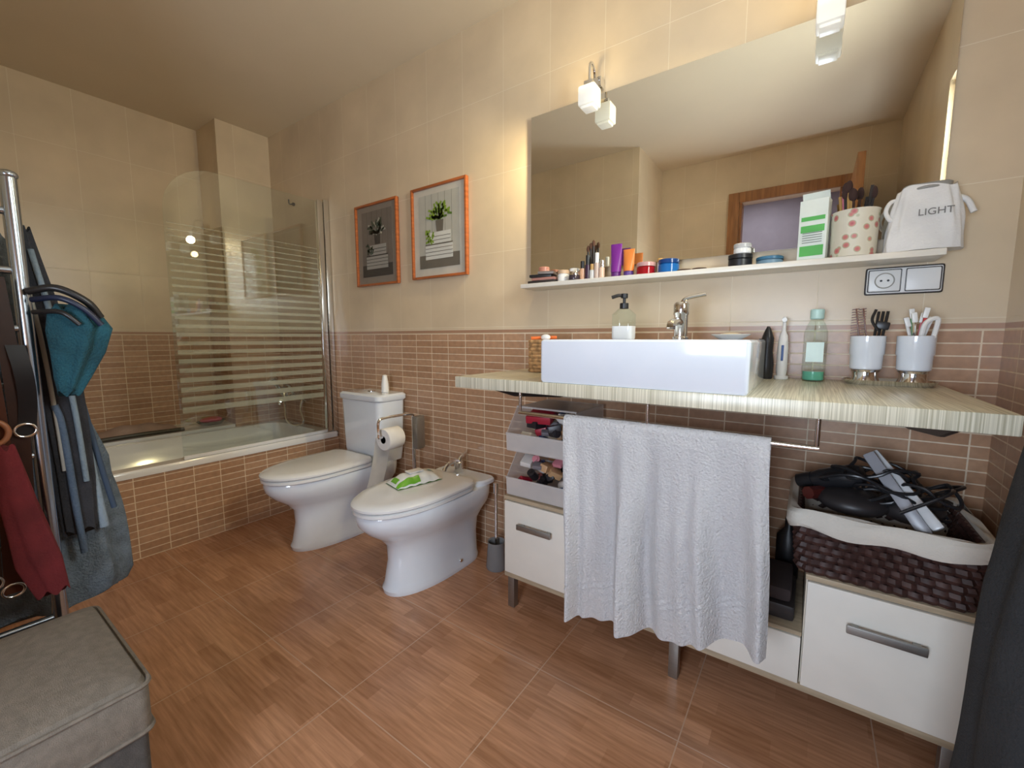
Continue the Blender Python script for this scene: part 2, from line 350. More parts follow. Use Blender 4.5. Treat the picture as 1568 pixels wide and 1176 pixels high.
b.lathe([(.02,0),(.055,0),(.058,.004),(.058,.096),(.055,.10),(.02,.10),(.02,0)],(-1.78,-.32,.572),C('paper',235,233,230,.95),R=Matrix.Rotation(-pi/2,4,'X'))
pp=C('paper_sheet',236,234,232,.95)
b.sheet(lambda u,v:(-1.839+.02*math.sin(2.5*v),-.322+.1*u-.09*v,.575-.29*v),6,14,pp,.001)
b.done()
b=B('toilet_brush'); b.lathe([(.045,0),(.05,.01),(.04,.13),(.042,.135),(.036,.13),(.04,.02),(.001,.015)],(-1.17,-.16,0),C('smoky_glass',130,130,130,.15)); b.cyl((-1.17,-.16,.02),.007,.36,CHROME); b.ell((-1.17,-.16,.07),(.028,.028,.04),PLAST); b.cyl((-1.17,-.16,.37),.012,.05,CHROME); b.done()
# ---------------------------------------------------------------- pictures
def picture(name,x0,x1,z0,z1,kind):
    b=B(name); w=.013
    for a in ((x0,x0+w,z0,z1),(x1-w,x1,z0,z1),(x0+w,x1-w,z0,z0+w),(x0+w,x1-w,z1-w,z1)): b.bb(a[0],a[1],-.024,-.002,a[2],a[3],WOODF,.003)
    A=kind=='a'
    b.bb(x0+w,x1-w,-.010,-.002,z0+w,z1-w,C('mat_board_'+kind,*((205,200,186) if A else (140,130,118)),.8))
    bg=C('print_bg_'+kind,*((186,184,172) if A else (118,108,98)),.8); st=C('print_plank_'+kind,*((150,147,136) if A else (100,91,82)),.8)
    dk=C('print_dark_'+kind,*((110,104,92) if A else (66,60,55)),.8); md=C('print_box_'+kind,*((214,214,206) if A else (160,156,148)),.8)
    gn=C('print_leaf_'+kind,*((128,158,50) if A else (66,76,60)),.8); gn2=C('print_leaf2_'+kind,*((90,120,40) if A else (170,165,150)),.8)
    cx=(x0+x1)/2; Y=-.0105
    b.bb(x0+.055,x1-.055,Y-.001,-.010,z0+.055,z1-.045,bg)
    for i in range(1,6): b.bb(x0+.055+i*.048,x0+.058+i*.048,Y-.0014,Y-.001,z0+.13,z1-.045,st)
    b.bb(x0+.055,x1-.055,Y-.002,Y-.001,z0+.055,z0+.125,dk)
    b.bb(cx-.10,cx+.10,Y-.003,Y-.002,z0+.10,z0+.175,md); b.bb(cx-.065,cx+.085,Y-.003,Y-.002,z0+.18,z0+.24,md)
    for k in (.118,.137,.156): b.bb(cx-.10,cx+.10,Y-.0034,Y-.003,z0+k,z0+k+.003,dk)
    for k in (.197,.216): b.bb(cx-.065,cx+.085,Y-.0034,Y-.003,z0+k,z0+k+.003,dk)
    b.bb(cx-.10,cx+.10,Y-.0034,Y-.002,z0+.174,z0+.181,dk)
    b.poly([(cx-.015,Y-.002,z0+.242),(cx+.03,Y-.002,z0+.242),(cx+.036,Y-.002,z0+.30),(cx-.022,Y-.002,z0+.30)],(0,-.001,0),dk)
    for i in range(46):
        a=random.uniform(.1,pi-.1); r=random.uniform(.01,.085)
        b.box((cx+.006+r*math.cos(a),Y-.0036,z0+.305+r*.95*math.sin(a)),(.011,.0008,.032),random.choice((gn,gn,gn2)),0,ry=pi/2-a+random.uniform(-.6,.6))
    for i in range(12): b.box((cx-.085+random.uniform(-.01,.05),Y-.0036,z0+.19+random.uniform(0,.06)),(.010,.0008,.026),gn,0,ry=random.uniform(-1.2,1.2))
    b.sheet(lambda u,v:(x0+w+(x1-x0-2*w)*u,-.018,z0+w+(z1-z0-2*w)*v),1,1,PGLASS)
    b.done()
picture('framed_picture',-2.37,-1.98,1.415,1.90,'b'); picture('framed_picture',-1.86,-1.455,1.42,1.905,'a')
# ---------------------------------------------------------------- mirror, lamps, shelf
b=B('wall_mirror'); b.bb(-1.07,.275,-.022,-.018,1.385,2.062,MIRR); b.bb(-1.05,.255,-.018,-.001,1.41,2.04,DARK); b.done()
def spot(name,loc,d,e,ang):
    l=bpy.data.lights.new(name,'SPOT'); l.energy=e; l.color=(1,.80,.42); l.shadow_soft_size=.03; l.spot_size=math.radians(ang); l.spot_blend=1
    o=bpy.data.objects.new(name,l); o.location=loc; o.rotation_euler=Vector(d).to_track_quat('-Z','Y').to_euler(); COL.objects.link(o)
def lamp(x):
    b=B('mirror_lamp'); b.bb(x-.02,x+.02,-.04,-.003,2.08,2.12,CHROME,.004)
    b.tube([(x-.01,-.03,2.115),(x-.01,-.04,2.15),(x-.005,-.075,2.155),(x,-.10,2.13),(x,-.10,2.06)],.006,CHROME)
    b.box((x,-.10,2.065),(.035,.035,.02),CHROME,.004)
    b.box((x,-.10,2.017),(.068,.068,.072),GLOW,.008); b.box((x,-.10,1.978),(.05,.05,.012),GLOW,.004)
    b.done()
    spot('mirror_lamp_light_side',(x-.07,-.16,1.96),(-1,.12,-.55),18,120)
    spot('mirror_lamp_light_up',(x-.02,-.22,2.05),(-.15,.5,1),2.2,150)
lamp(-.756); lamp(-.011)
b=B('wall_shelf'); b.bb(-1.055,.275,-.13,-.002,1.312,1.33,WHITE,.003); b.done()
b=B('wall_socket_plate')
b.bb(.124,.296,-.010,-.001,1.225,1.305,DARK,.006); b.bb(.127,.293,-.013,-.004,1.228,1.302,PLAST,.006)
for x in (.168,.252): b.bb(x-.038,x+.038,-.0145,-.01,1.232,1.298,DARK,.004); b.bb(x-.036,x+.036,-.017,-.01,1.234,1.296,PLAST,.004)
b.cyl((.168,-.0195,1.265),.023,.004,C('socket_rim',150,148,140),'y'); b.cyl((.168,-.0200,1.265),.020,.004,PLAST,'y'); b.cyl((.160,-.0212,1.265),.003,.002,BLACK,'y'); b.cyl((.176,-.0212,1.265),.003,.002,BLACK,'y')
b.done()
ZS=1.3305; YS=-.07
def jar(name,x,r,h,c,lid,lh=.015,y=YS,z=ZS):
    b=B(name); b.lathe([(r*.9,0),(r,.003),(r,h-.004),(r*.9,h)],(x,y,z),c,24); b.lathe([(r*1.02,0),(r*1.02,lh-.002),(r*.95,lh)],(x,y,z+h),lid,24); b.done()
def tubec(name,x,w,h,c,cap,y=YS,z=ZS):
    b=B(name); b.cyl((x,y,z),w*.42,.022,cap)
    rings=[]
    for k in range(9):
        t=k/8; a=w*.45*(1-t)+w*.5*t; d=w*.42*(1-t)+.0015*t
        rings.append([Vector((x+a*math.cos(q*2*pi/20),y+d*math.sin(q*2*pi/20),z+.022+(h-.022)*t)) for q in range(20)])
    b.loft(rings,c); b.done()
gold=C('gold_cap',190,150,90,.3); pur=C('purple',120,40,140); org=C('orange_tube',220,130,60); redc=C('red_glass',150,20,30,.15); blu=C('blue_jar',30,100,170,.15); clr=C('clear_jar',200,200,200,.15)
b=B('makeup_compacts')
for i,(dx,dy,w,c) in enumerate(((0,0,.13,DARK),(.005,.005,.11,C('rose_compact',170,120,110)),(-.01,0,.10,BLACK),(.01,.003,.07,C('grey_palette',120,110,105)))): b.box((-.965+dx,-.07+dy,ZS+.0065+.0125*i),(w,.08,.012),c,.003,rz=.1*i)
b.cyl((-.97,-.07,ZS+.05),.024,.022,C('rose_gold',190,130,110,.3)); b.done()
jar('cream_jar',-.875,.024,.035,PLAST,C('beige_lid',200,170,140)); jar('cream_jar',-.845,.02,.045,clr,PLAST,y=-.03); jar('cream_jar',-.815,.022,.022,C('dark_jar',60,50,60,.2),CHROME,y=-.09)
b=B('makeup_bottles')
for x,h,c,cc in ((-.785,.075,C('foundation',205,160,130,.2),BLACK),(-.762,.095,C('mascara',60,40,60,.2),BLACK),(-.742,.06,clr,gold),(-.722,.10,C('perfume',190,170,160,.15),PLAST),(-.70,.07,C('nude_bottle',215,185,165,.2),CHROME)):
    b.cyl((x,-.075,ZS),.011,h*.65,c); b.cyl((x,-.075,ZS+h*.65),.008,h*.4,cc)
for i in range(3): b.cyl((-.775+.012*i,-.045,ZS),.004,.12+.01*i,DARK); b.ell((-.775+.012*i,-.045,ZS+.13+.01*i),(.007,.007,.014),C('brush_hair',90,60,45,.9))
b.done()
tubec('hand_cream_tube',-.643,.045,.13,pur,C('purple_cap',90,30,110)); tubec('sunscreen_tube',-.592,.045,.105,org,C('violet_cap',90,60,130))
jar('red_jar',-.525,.034,.032,redc,C('red_lid',190,150,150,.2)); jar('lotion_bottle',-.485,.010,.05,PLAST,gold,y=-.03); jar('blue_jar',-.442,.036,.035,blu,C('blue_lid',20,60,120,.2))
b=B('sunglasses')
for x in (-.385,-.335): b.tube([(x+.022*math.cos(a),-.08+.018*math.sin(a),ZS+.006) for a in [2*pi*i/8 for i in range(8)]],.0028,BROWN,closed=True); b.lathe([(.001,0),(.02,0),(.02,.002),(.001,.002)],(x,-.08,ZS+.005),DARK)
b.tube([(-.405,-.08,ZS+.004),(-.40,-.04,ZS+.004),(-.36,-.02,ZS+.004)],.003,BROWN); b.done()
jar('black_cream_jar',-.21,.036,.028,BLACK,BLACK,.014); jar('white_cream_jar',-.205,.026,.02,PLAST,C('silver_lid',190,190,190,.25),.014,z=ZS+.0425)
jar('flat_blue_tin',-.125,.038,.016,C('tin_blue',110,140,160,.3),C('tin_blue_lid',60,110,140,.3),.01)
b=B('medicine_box'); mb=C('box_white',225,232,225,.5); mg=C('box_green',90,180,90,.5)
b.box((-.012,-.07,ZS+.0905),(.072,.045,.18),mb,.001,rz=-.2)
b.box((-.0166,-.093,ZS+.125),(.06,.001,.012),mg,0,rz=-.2); b.box((-.0166,-.093,ZS+.095),(.06,.001,.02),mg,0,rz=-.2); b.box((-.0166,-.093,ZS+.03),(.06,.001,.03),mg,0,rz=-.2)
for i in range(5): b.box((-.0166,-.093,ZS+.055+.007*i),(.05,.001,.002),C('print_grey',120,130,120),0,rz=-.2)
b.box((-.012,-.05,ZS+.196),(.07,.002,.03),mb,0,rz=-.2,rx=.5); b.done()
def floral():
    m,nt,bs=nodes('floral_print'); N=nt.nodes; L=nt.links
    tc=N.new('ShaderNodeTexCoord'); v=N.new('ShaderNodeTexVoronoi'); v.inputs['Scale'].default_value=38; L.new(tc.outputs['Object'],v.inputs['Vector'])
    r=N.new('ShaderNodeValToRGB'); L.new(v.outputs['Distance'],r.inputs['Fac']); e=r.color_ramp.elements
    e[0].position=.0; e[0].color=(.50,.08,.10,1); e[1].position=.60; e[1].color=(.72,.68,.56,1)
    k=e.new(.26); k.color=(.62,.24,.21,1); k=e.new(.33); k.color=(.45,.48,.30,1); k=e.new(.40); k.color=(.74,.70,.58,1)
    L.new(r.outputs['Color'],bs.inputs['Base Color']); bs.inputs['Roughness'].default_value=.5; return m
b=B('floral_brush_holder'); b.lathe([(.050,0),(.054,.002),(.056,.128),(.058,.132),(.053,.132),(.051,.01),(.001,.01)],(.085,-.066,ZS),floral(),40)
for i in range(14):
    a=random.uniform(0,2*pi); x0,y0=.085+.02*math.cos(a),-.066+.02*math.sin(a); x1,y1=.085+.04*math.cos(a),-.066+.04*math.sin(a); h=random.uniform(.16,.2)
    c=random.choice([DARK,BLACK,C('pencil',150,60,50),C('pink_handle',210,120,140),gold,BROWN])
    b.tube([(x0,y0,ZS+.02),(x1,y1,ZS+h)],.004,c,smooth=False)
    if i%2: b.ell((x1,y1,ZS+h+.01),(.009,.009,.018),C('brush_bristle',60,40,35,.9))
b.done()
bag=B('toiletry_bag'); bc=C('bag_canvas',228,227,225,.9,bump=.4)
def lerpring(cx,cy,hx,hy,r,z,nsub=3):
    base=rr(cx,cy,hx,hy,r,z,4); out=[]
    n=len(base)
    for i in range(n):
        p,q=base[i],base[(i+1)%n]
        c=max(1,int((q-p).length/.006))
        for j in range(c): out.append(p.lerp(q,j/c))
    return out
N0=96; rings=[]
for k in range(21):
    t=k/20; hx=.080-.022*t+.004*math.sin(3.2*t); hy=.042-.014*t; z=ZS+.002+.168*t; ring=[]
    for i in range(N0):
        a=2*pi*i/N0; c,s_=math.cos(a),math.sin(a)
        wv=1+.035*math.sin(7*a+5*t)+.03*math.sin(4*a-9*t+1)*(1-t)+.02*math.sin(13*a+3)
        ring.append(Vector((.232+hx*wv*math.copysign(abs(c)**.6,c),-.075+hy*wv*math.copysign(abs(s_)**.6,s_),z+.006*t*math.sin(3*a+1))))
    rings.append(ring)
bag.loft(rings,bc)
zg=C('zip_grey',150,148,142)
bag.tube([(.180,-.075,ZS+.145),(.160,-.085,ZS+.142),(.150,-.09,ZS+.118),(.158,-.092,ZS+.095),(.172,-.09,ZS+.085)],.0055,bc)
bag.tube([(.285,-.075,ZS+.14),(.31,-.08,ZS+.125),(.325,-.085,ZS+.09)],.007,bc)
bag.tube([(.183,-.085,ZS+.160),(.232,-.105,ZS+.166),(.283,-.085,ZS+.160)],.004,zg)
bag.loft([rr(.232,-.075,.048,.022,.02,ZS+.160),rr(.232,-.075,.050,.024,.02,ZS+.176),rr(.232,-.075,.044,.018,.016,ZS+.180)],zg)
bo=bag.done(ang=80)
cu=bpy.data.curves.new('label_text','FONT'); cu.body='LIGHT'; cu.size=.025; cu.align_x='CENTER'; cu.extrude=.0006
to=bpy.data.objects.new('label_text',cu); to.data.materials.append(C('label_ink',120,120,120)); to.location=(.248,-.1175,ZS+.09); to.rotation_euler=(math.radians(84),0,0); COL.objects.link(to); to.parent=bo
# ---------------------------------------------------------------- vanity counter
ZT=.964
b=B('vanity_counter'); b.bb(-1.01,.31,-.605,-.002,ZT-.038,ZT,COUNTER,.003)
for x in (-.90,.25):
    b.bb(x-.02,x+.02,-.52,-.003,ZT-.05,ZT-.039,DARK); b.bb(x-.02,x+.02,-.014,-.003,ZT-.13,ZT-.05,DARK)
    b.poly([(x-.005,-.52,ZT-.05),(x-.005,-.014,ZT-.05),(x-.005,-.014,ZT-.13),(x-.005,-.06,ZT-.128),(x-.005,-.4,ZT-.085)],(.01,0,0),DARK)
b.done()
b=B('washbasin')
y0,y1=-.602,-.215; cx=-.388; cy=(y0+y1)/2; hx=.278; hy=(y1-y0)/2; zb=ZT+.0005; zt=1.092
icy=(-.585-.31)/2
b.loft([rr(cx,cy,hx-.004,hy-.004,.008,zb),rr(cx,cy,hx,hy,.01,zb+.006),rr(cx,cy,hx,hy,.01,zt-.005),rr(cx,cy,hx-.004,hy-.004,.01,zt),
  rr(cx,icy,hx-.016,.1375,.02,zt),rr(cx,icy,hx-.02,.134,.02,zt-.006),rr(cx,icy,hx-.04,.115,.04,zt-.09),rr(cx,icy,.05,.03,.03,zt-.10)],PORC)
b.cyl((cx,icy,zt-.10),.022,.005,CHROME); b.done()
b=B('basin_mixer_tap'); zt+=.0005
b.lathe([(.026,0),(.026,.006),(.021,.01),(.021,.075),(.024,.08),(.024,.11),(.018,.118)],(-.345,-.262,zt),CHROME)
b.tube([(-.345,-.27,zt+.05),(-.345,-.32,zt+.055),(-.345,-.375,zt+.045),(-.345,-.38,zt+.03)],.013,CHROME)
b.tube([(-.345,-.262,zt+.115),(-.33,-.262,zt+.13),(-.275,-.255,zt+.14)],.006,CHROME); b.done()
b=B('soap_dispenser'); 
b.loft([rr(-.535,-.26,.034,.026,.014,zt),rr(-.535,-.26,.036,.028,.014,zt+.004),rr(-.535,-.26,.036,.028,.014,zt+.045)],C('liquid_soap',225,228,232,.15))
b.loft([rr(-.535,-.26,.036,.028,.014,zt+.046),rr(-.535,-.26,.036,.028,.014,zt+.085),rr(-.535,-.26,.016,.016,.010,zt+.105)],BOTT)
b.cyl((-.535,-.26,zt+.104),.015,.02,BLACK); b.cyl((-.535,-.26,zt+.124),.005,.02,BLACK); b.tube([(-.535,-.255,zt+.148),(-.55,-.27,zt+.15),(-.57,-.285,zt+.143)],.006,BLACK); b.cyl((-.535,-.26,zt+.14),.012,.016,BLACK); b.done()
def wickerbasket(name,cx,cy,hx,hy,z0,h,rows,m,taper=0,amp=.004):
    b=B(name); rt=h/rows/2*1.08
    for k in range(rows):
        t=(k+.5)/rows; z=z0+h*t; ex=taper*t; base=rr(cx,cy,hx+ex-rt,hy+ex-rt,.03,z,5); P=[]
        n=len(base)
        for i in range(n):
            p,q=base[i],base[(i+1)%n]; L=(q-p).length; c=max(1,int(L/.013))
            for j in range(c): P.append(p.lerp(q,j/c))
        Q=[]
        for i,p in enumerate(P):
            d=(p-Vector((cx,cy,z))); d.z=0; d.normalize(); Q.append(p+d*amp*(1 if (i+k)%2 else -1))
        b.tube(Q,rt,m,seg=6,smooth=True,closed=True,sub=2)
    b.loft([rr(cx,cy,hx-.012,hy-.012,.03,z0+.003),rr(cx,cy,hx+taper-.014,hy+taper-.014,.03,z0+h-.005)],DARK,caps=(True,False))
    return b
b=wickerbasket('small_wicker_basket',-.85,-.27,.055,.05,ZT+.001,.125,9,WICK2,amp=.0025)
b.box((-.85,-.27,ZT+.12),(.085,.075,.01),C('soap_bars',220,180,120),.003); b.tube([(-.89,-.30,ZT+.132),(-.81,-.24,ZT+.135)],.006,C('orange_comb',220,110,50)); b.ell((-.83,-.29,ZT+.135),(.02,.014,.012),PLAST); b.done()
b=B('soap_holder_dish'); b.lathe([(.001,0),(.03,0),(.055,.014),(.052,.016),(.03,.004),(.001,.004)],(-.20,-.26,zt),clr,sy=.6); b.ell((-.20,-.26,zt+.012),(.035,.02,.008),C('soap_bar',225,205,170)); b.done()
b=B('electric_toothbrush'); bx,by=-.072,-.075
b.cyl((bx,by,ZT),.020,.012,PLAST); b.lathe([(.013,.012),(.0155,.03),(.0155,.10),(.012,.14),(.006,.155),(.0045,.20)],(bx,by,ZT),PLAST); b.cyl((bx,by-.012,ZT+.19),.0075,.02,PLAST,'y'); b.box((bx,by-.015,ZT+.085),(.007,.004,.05),C('grip_blue',60,90,150),.002)
b.done()
b=B('hair_clipper'); b.lathe([(.018,0),(.02,.004),(.021,.05),(.016,.09),(.018,.13),(.012,.15),(.004,.17)],(-.115,-.08,ZT),BLACK); b.lathe([(.013,0),(.013,.10),(.008,.13)],(-.135,-.04,ZT),C('dark_blue_body',30,35,60)); b.done()
b=B('mouthwash_bottle'); b.lathe([(.027,0),(.03,.005),(.03,.15),(.022,.175),(.014,.19),(.014,.205)],(.012,-.085,ZT+.0005),BOTT); b.lathe([(.025,.003),(.0275,.006),(.0275,.03),(.001,.03)],(.012,-.085,ZT),C('mint_liquid',110,190,165,.1)); b.bb(-.010,.034,-.1165,-.1155,ZT+.06,ZT+.12,C('label_pale',200,220,212)); b.cyl((.012,-.085,ZT+.19),.018,.03,C('mint_cap',190,225,220)); b.done()
b=B('cup_tray'); b.loft([rr(.187,-.10,.095,.05,.049,ZT+.0005),rr(.187,-.10,.105,.058,.055,ZT+.014),rr(.187,-.10,.101,.054,.052,ZT+.014),rr(.187,-.10,.09,.045,.044,ZT+.005)],CHROME)
for x in (.135,.238): b.lathe([(.036,.005),(.030,.02),(.030,.035),(.036,.042)],(x,-.10,ZT),CHROME)
b.done()
for i,x in enumerate((.135,.238)):
    Z=ZT+.043
    b=B('toothbrush_cup'); b.lathe([(.034,0),(.037,.003),(.038,.04),(.0405,.045),(.041,.095),(.038,.096),(.036,.02),(.001,.02)],(x,-.10,Z),PORC,36)
    if i==0:
        cb=C('brown_comb',110,60,35,.3)
        for k in range(2):
            b.box((x-.025+.016*k,-.10,Z+.125),(.003,.02,.10),cb,.001,ry=-.15)
            for j in range(12): b.box((x-.033+.016*k,-.10,Z+.09+.0075*j),(.016,.018,.0025),cb,0,ry=-.15)
        for k in range(3): b.tube([(x+.01+.008*k,-.10,Z+.04),(x+.02+.010*k,-.09,Z+.165)],.0035,BLACK,smooth=False)
        b.tube([(x+.02,-.11,Z+.11),(x+.005,-.11,Z+.14),(x+.012,-.11,Z+.17)],.0035,BLACK); b.box((x+.03,-.10,Z+.125),(.03,.006,.022),BLACK,.004,ry=.2)
    else:
        for k in range(6):
            a=k*1.05; c=[PLAST,C('tb_pink',220,130,140),C('tb_green',120,180,140),PLAST,CHROME,C('tb_red',190,60,60)][k]
            p=(x+.022*math.cos(a),-.10+.022*math.sin(a),Z+.125+.012*(k%3)); b.tube([(x,-.10,Z+.04),p],.004,c,smooth=False); b.box((p[0],p[1],p[2]+.008),(.012,.01,.028),PLAST,.003,ry=.3*math.cos(a))
        b.tube([(x+.005,-.12,Z+.09),(x+.012,-.125,Z+.13),(x+.035,-.12,Z+.14),(x+.03,-.12,Z+.09)],.006,PLAST)
    b.done()
# towel rail + towel
b=B('towel_rail'); b.cyl((-.76,-.575,.857),.006,.79,CHROME,'x')
for x in (-.755,-.345,.025): b.cyl((x,-.575,.857),.005,.068,CHROME)
b.done()
b=B('hanging_towel')
def tw(u,v):
    x=-.59+.53*u
    Lb=.42; Lf=.60-.095*u+.010*math.sin(4*u); tot=Lb+Lf+.03; s=v*tot
    fold=(.015*math.sin(20*u+.6)+.010*math.sin(33*u+1.7)+.005*math.sin(61*u))
    if s<Lb: d=(Lb-s); return (x,-.561+fold*.2*min(1,d*4),.858-d)
    if s<Lb+.03:
        a=(s-Lb)/.03*pi; return (x,-.575+.012*math.cos(a),.858+.012*math.sin(a))
    d=s-Lb-.03; k=min(1,d*3.2+.15)*min(1,d*30)
    band=.003*math.sin(d*700) if Lf-.12<d<Lf-.08 else 0
    fold2=fold*(.65+1.0*min(1,d/.5))+.004*math.sin(9*d+7*u)
    x2=x+.010*math.sin(6*u+5*d)*k+.05*d*(1-.5*u)+.006*math.sin(20*u+2)*k
    return (x2,-.590-.022*k-fold2*k+band,.858-d+.004*math.sin(9*u)*k)
b.sheet(tw,190,170,TERRY,.005); b.done(ang=60)
# ---------------------------------------------------------------- bench cabinet
b=B('bathroom_bench_cabinet')
YF=-.385
b.bb(-.965,.36,YF+.01,-.02,.135,.155,BENCHW,.002)
for x0,x1 in ((-.96,-.66),(.03,.355)):
    b.bb(x0,x1,YF+.018,-.02,.155,.46,CREAM,.002); b.bb(x0-.002,x1+.002,YF+.004,-.018,.46,.475,BENCHW,.002)
    b.bb(x0+.003,x1-.003,YF,YF+.018,.16,.457,WHITE,.003)
    c=(x0+x1)/2; b.bb(c-.075,c+.075,YF-.026,YF-.018,.362,.384,STEEL,.003); b.bb(c-.065,c-.05,YF-.018,YF,.368,.378,STEEL); b.bb(c+.05,c+.065,YF-.018,YF,.368,.378,STEEL)
b.bb(-.658,.028,YF+.018,-.02,.155,.295,CREAM,.002); b.bb(-.658,.028,YF,YF+.018,.16,.293,WHITE,.003); b.bb(-.659,.029,YF+.004,-.018,.295,.307,BENCHW,.002)
for x in (-.94,-.3,.33):
    for y in (-.35,-.05): b.bb(x-.015,x+.015,y-.015,y+.015,0,.135,STEEL,.002)
b.done()
b=B('bathroom_scale'); b.box((-.09,-.25,.331),(.20,.20,.045),DARK,.01); b.box((-.09,-.25,.376),(.18,.18,.04),C('dark_towel',60,50,50,.9),.012); b.done()
b=B('spray_bottles')
for x,c in ((-.24,C('bottle_dark',40,30,35)),(-.17,C('bottle_brown',70,45,35)),(-.02,C('bottle_black',25,25,28))): b.lathe([(.03,0),(.033,.004),(.033,.14),(.012,.17),(.012,.2)],(x,-.08,.308),c)
b.done()
b=B('plastic_storage_drawers'); X0,X1=-.955,-.69
for z0 in (.479,.657):
    z1=z0+.165
    b.poly([(X0,-.37,z0),(X0,-.05,z0),(X0,-.05,z1),(X0,-.30,z1),(X0,-.375,z0+.07)],(.003,0,0),TRANSP); b.poly([(X1,-.37,z0),(X1,-.05,z0),(X1,-.05,z1),(X1,-.30,z1),(X1,-.375,z0+.07)],(-.003,0,0),TRANSP)
    b.bb(X0,X1,-.37,-.05,z0,z0+.004,TRANSP); b.poly([(X0,-.372,z0+.004),(X1,-.372,z0+.004),(X1,-.376,z0+.07),(X0,-.376,z0+.07)],(0,.003,0),TRANSP); b.bb(X0,X1,-.30,-.05,z1-.003,z1,TRANSP)
    b.tube([(X0,-.376,z0+.07),(X1,-.376,z0+.07)],.004,TRANSP,smooth=False); b.tube([(X0,-.30,z1),(X1,-.30,z1)],.004,TRANSP,smooth=False)
cs=[C('it_red',160,30,50),C('it_white',220,215,210),C('it_grey',120,115,120),C('it_blue',60,80,120),C('it_black',35,32,36),C('it_tan',190,150,110),C('it_pink',205,130,140),C('it_cream',215,200,175)]
for z0 in (.486,.664):
    for i in range(38):
        p=(random.uniform(X0+.045,X1-.045),random.uniform(-.335,-.12),z0+random.uniform(.03,.125)); c=random.choice(cs)
        if i%3: b.box(p,(random.uniform(.03,.06),random.uniform(.03,.06),random.uniform(.012,.03)),c,.004,rx=random.uniform(-.5,.5),ry=random.uniform(-.5,.5),rz=random.uniform(0,3))
        else: b.lathe([(.014,-.025),(.016,-.022),(.016,.02),(.008,.022),(.008,.028)],p,c,16,R=Matrix.Rotation(random.uniform(.6,1.6),4,'X')@Matrix.Rotation(random.uniform(-1,1),4,'Y'))
b.box((-.85,-.28,.79),(.10,.10,.03),cs[0],.004,rx=.2,rz=.2)
b.done()
b=wickerbasket('wicker_laundry_basket',.175,-.225,.175,.155,.4765,.165,8,WICK,taper=.012,amp=.0035)
def lr(off,z,wav=0):
    base=rr(.175,-.225,.187+off,.167+off,.035,z,7); out=[]; n=len(base)
    P=[]
    for i in range(n):
        p,q=base[i],base[(i+1)%n]; c=max(1,int((q-p).length/.015))
        for j in range(c): P.append(p.lerp(q,j/c))
    return [Vector((p.x,p.y,p.z+wav*math.sin(i*.55)+wav*.6*math.sin(i*.23+1))) for i,p in enumerate(P)]
b.loft([lr(.007,.60,.006),lr(.013,.615,.004),lr(.012,.640,.003),lr(.004,.652,.003),lr(-.01,.648,.003),lr(-.016,.62),lr(-.03,.55)],LINER,caps=(False,True))
b.done()
b=B('hair_appliances_pile'); R=Matrix.Rotation(1.2,4,'Y')@Matrix.Rotation(.3,4,'X')
b.lathe([(.02,0),(.026,.02),(.030,.07),(.031,.10),(.024,.12),(.01,.125)],(.03,-.22,.69),BLACK,R=R); b.lathe([(.018,-.04),(.022,0)],(.03,-.22,.69),BLACK,R=R)
b.tube([(.10,-.18,.66),(.02,-.28,.665)],.018,C('handle_red_dark',80,30,25))
b.box((.20,-.30,.71),(.028,.02,.22),C('iron_grey',150,150,155,.3),.006,rx=-.45,ry=-.6); b.box((.215,-.285,.72),(.026,.014,.22),C('iron_white',200,200,200,.3),.006,rx=-.55,ry=-.7)
for k in range(11):
    cx_,cy_=random.uniform(.10,.28),random.uniform(-.30,-.18); r=random.uniform(.045,.085); ph=random.uniform(0,6)
    b.tube([(cx_+r*math.cos(a+ph)*(1+.25*math.sin(3*a)),cy_+.8*r*math.sin(a+ph),.668+.008*k+.02*math.sin(2*a+k)) for a in [2*pi*i/10 for i in range(10)]],.0042,BLACK,closed=True,sub=4)
b.ell((.12,-.25,.655),(.08,.08,.035),DARK); b.ell((.24,-.22,.655),(.07,.08,.04),DARK)
b.tube([(.24,-.2,.66),(.30,-.25,.72),(.28,-.36,.74),(.2,-.37,.68)],.004,BLACK)
b.done()
# ---------------------------------------------------------------- garments / ladder / ottoman
def garment(b,levels,m,nf=9,amp=.12,seed=0,seg=72,sub=7):
    rnd=random.Random(seed); ph=[rnd.uniform(0,6) for _ in range(4)]; rings=[]
    for i in range(len(levels)-1):
        for k in range(sub+(1 if i==len(levels)-2 else 0)):
            t=k/sub; L=[a*(1-t)+c*t for a,c in zip(levels[i],levels[i+1])]; z,cx,cy,rx,ry=L; ring=[]
            for j in range(seg):
                a=2*pi*j/seg; w=1+amp*math.sin(nf*a+ph[0]+z*2)+amp*.6*math.sin((nf*2-3)*a+ph[1]-z*5)+.05*math.sin(3*a+z*11+ph[2])
                ring.append(Vector((cx+rx*w*math.cos(a),cy+ry*w*math.sin(a),z+.008*math.sin(5*a+ph[3]))))
            rings.append(ring)
    b.loft(rings,m)
b=B('ladder_towel_rack')
LC=mat('ladder_chrome',(.45,.52,.62),.22,1,var=.02)
for y in (-1.522,-1.772):
    b.cyl((-1.60,y,0),.0155,1.48,LC); b.ell((-1.60,y,1.485),(.019,.019,.012),LC)
for z in (.36,.58,.80,.98,1.12,1.26,1.40): b.cyl((-1.60,-1.772,z),.009,.25,LC,'y')
for y in (-1.522,-1.772): b.box((-1.60,y,.008),(.16,.03,.016),BLACK,.004)
b.done()
b=B('hanging_bathrobe'); garment(b,[(1.36,-1.72,-1.56,.02,.03),(1.2,-1.725,-1.56,.032,.06),(.97,-1.735,-1.55,.045,.105),(.75,-1.74,-1.535,.055,.15),(.37,-1.745,-1.525,.075,.17),(.34,-1.745,-1.525,.07,.155)],DENIM,7,.12,3)
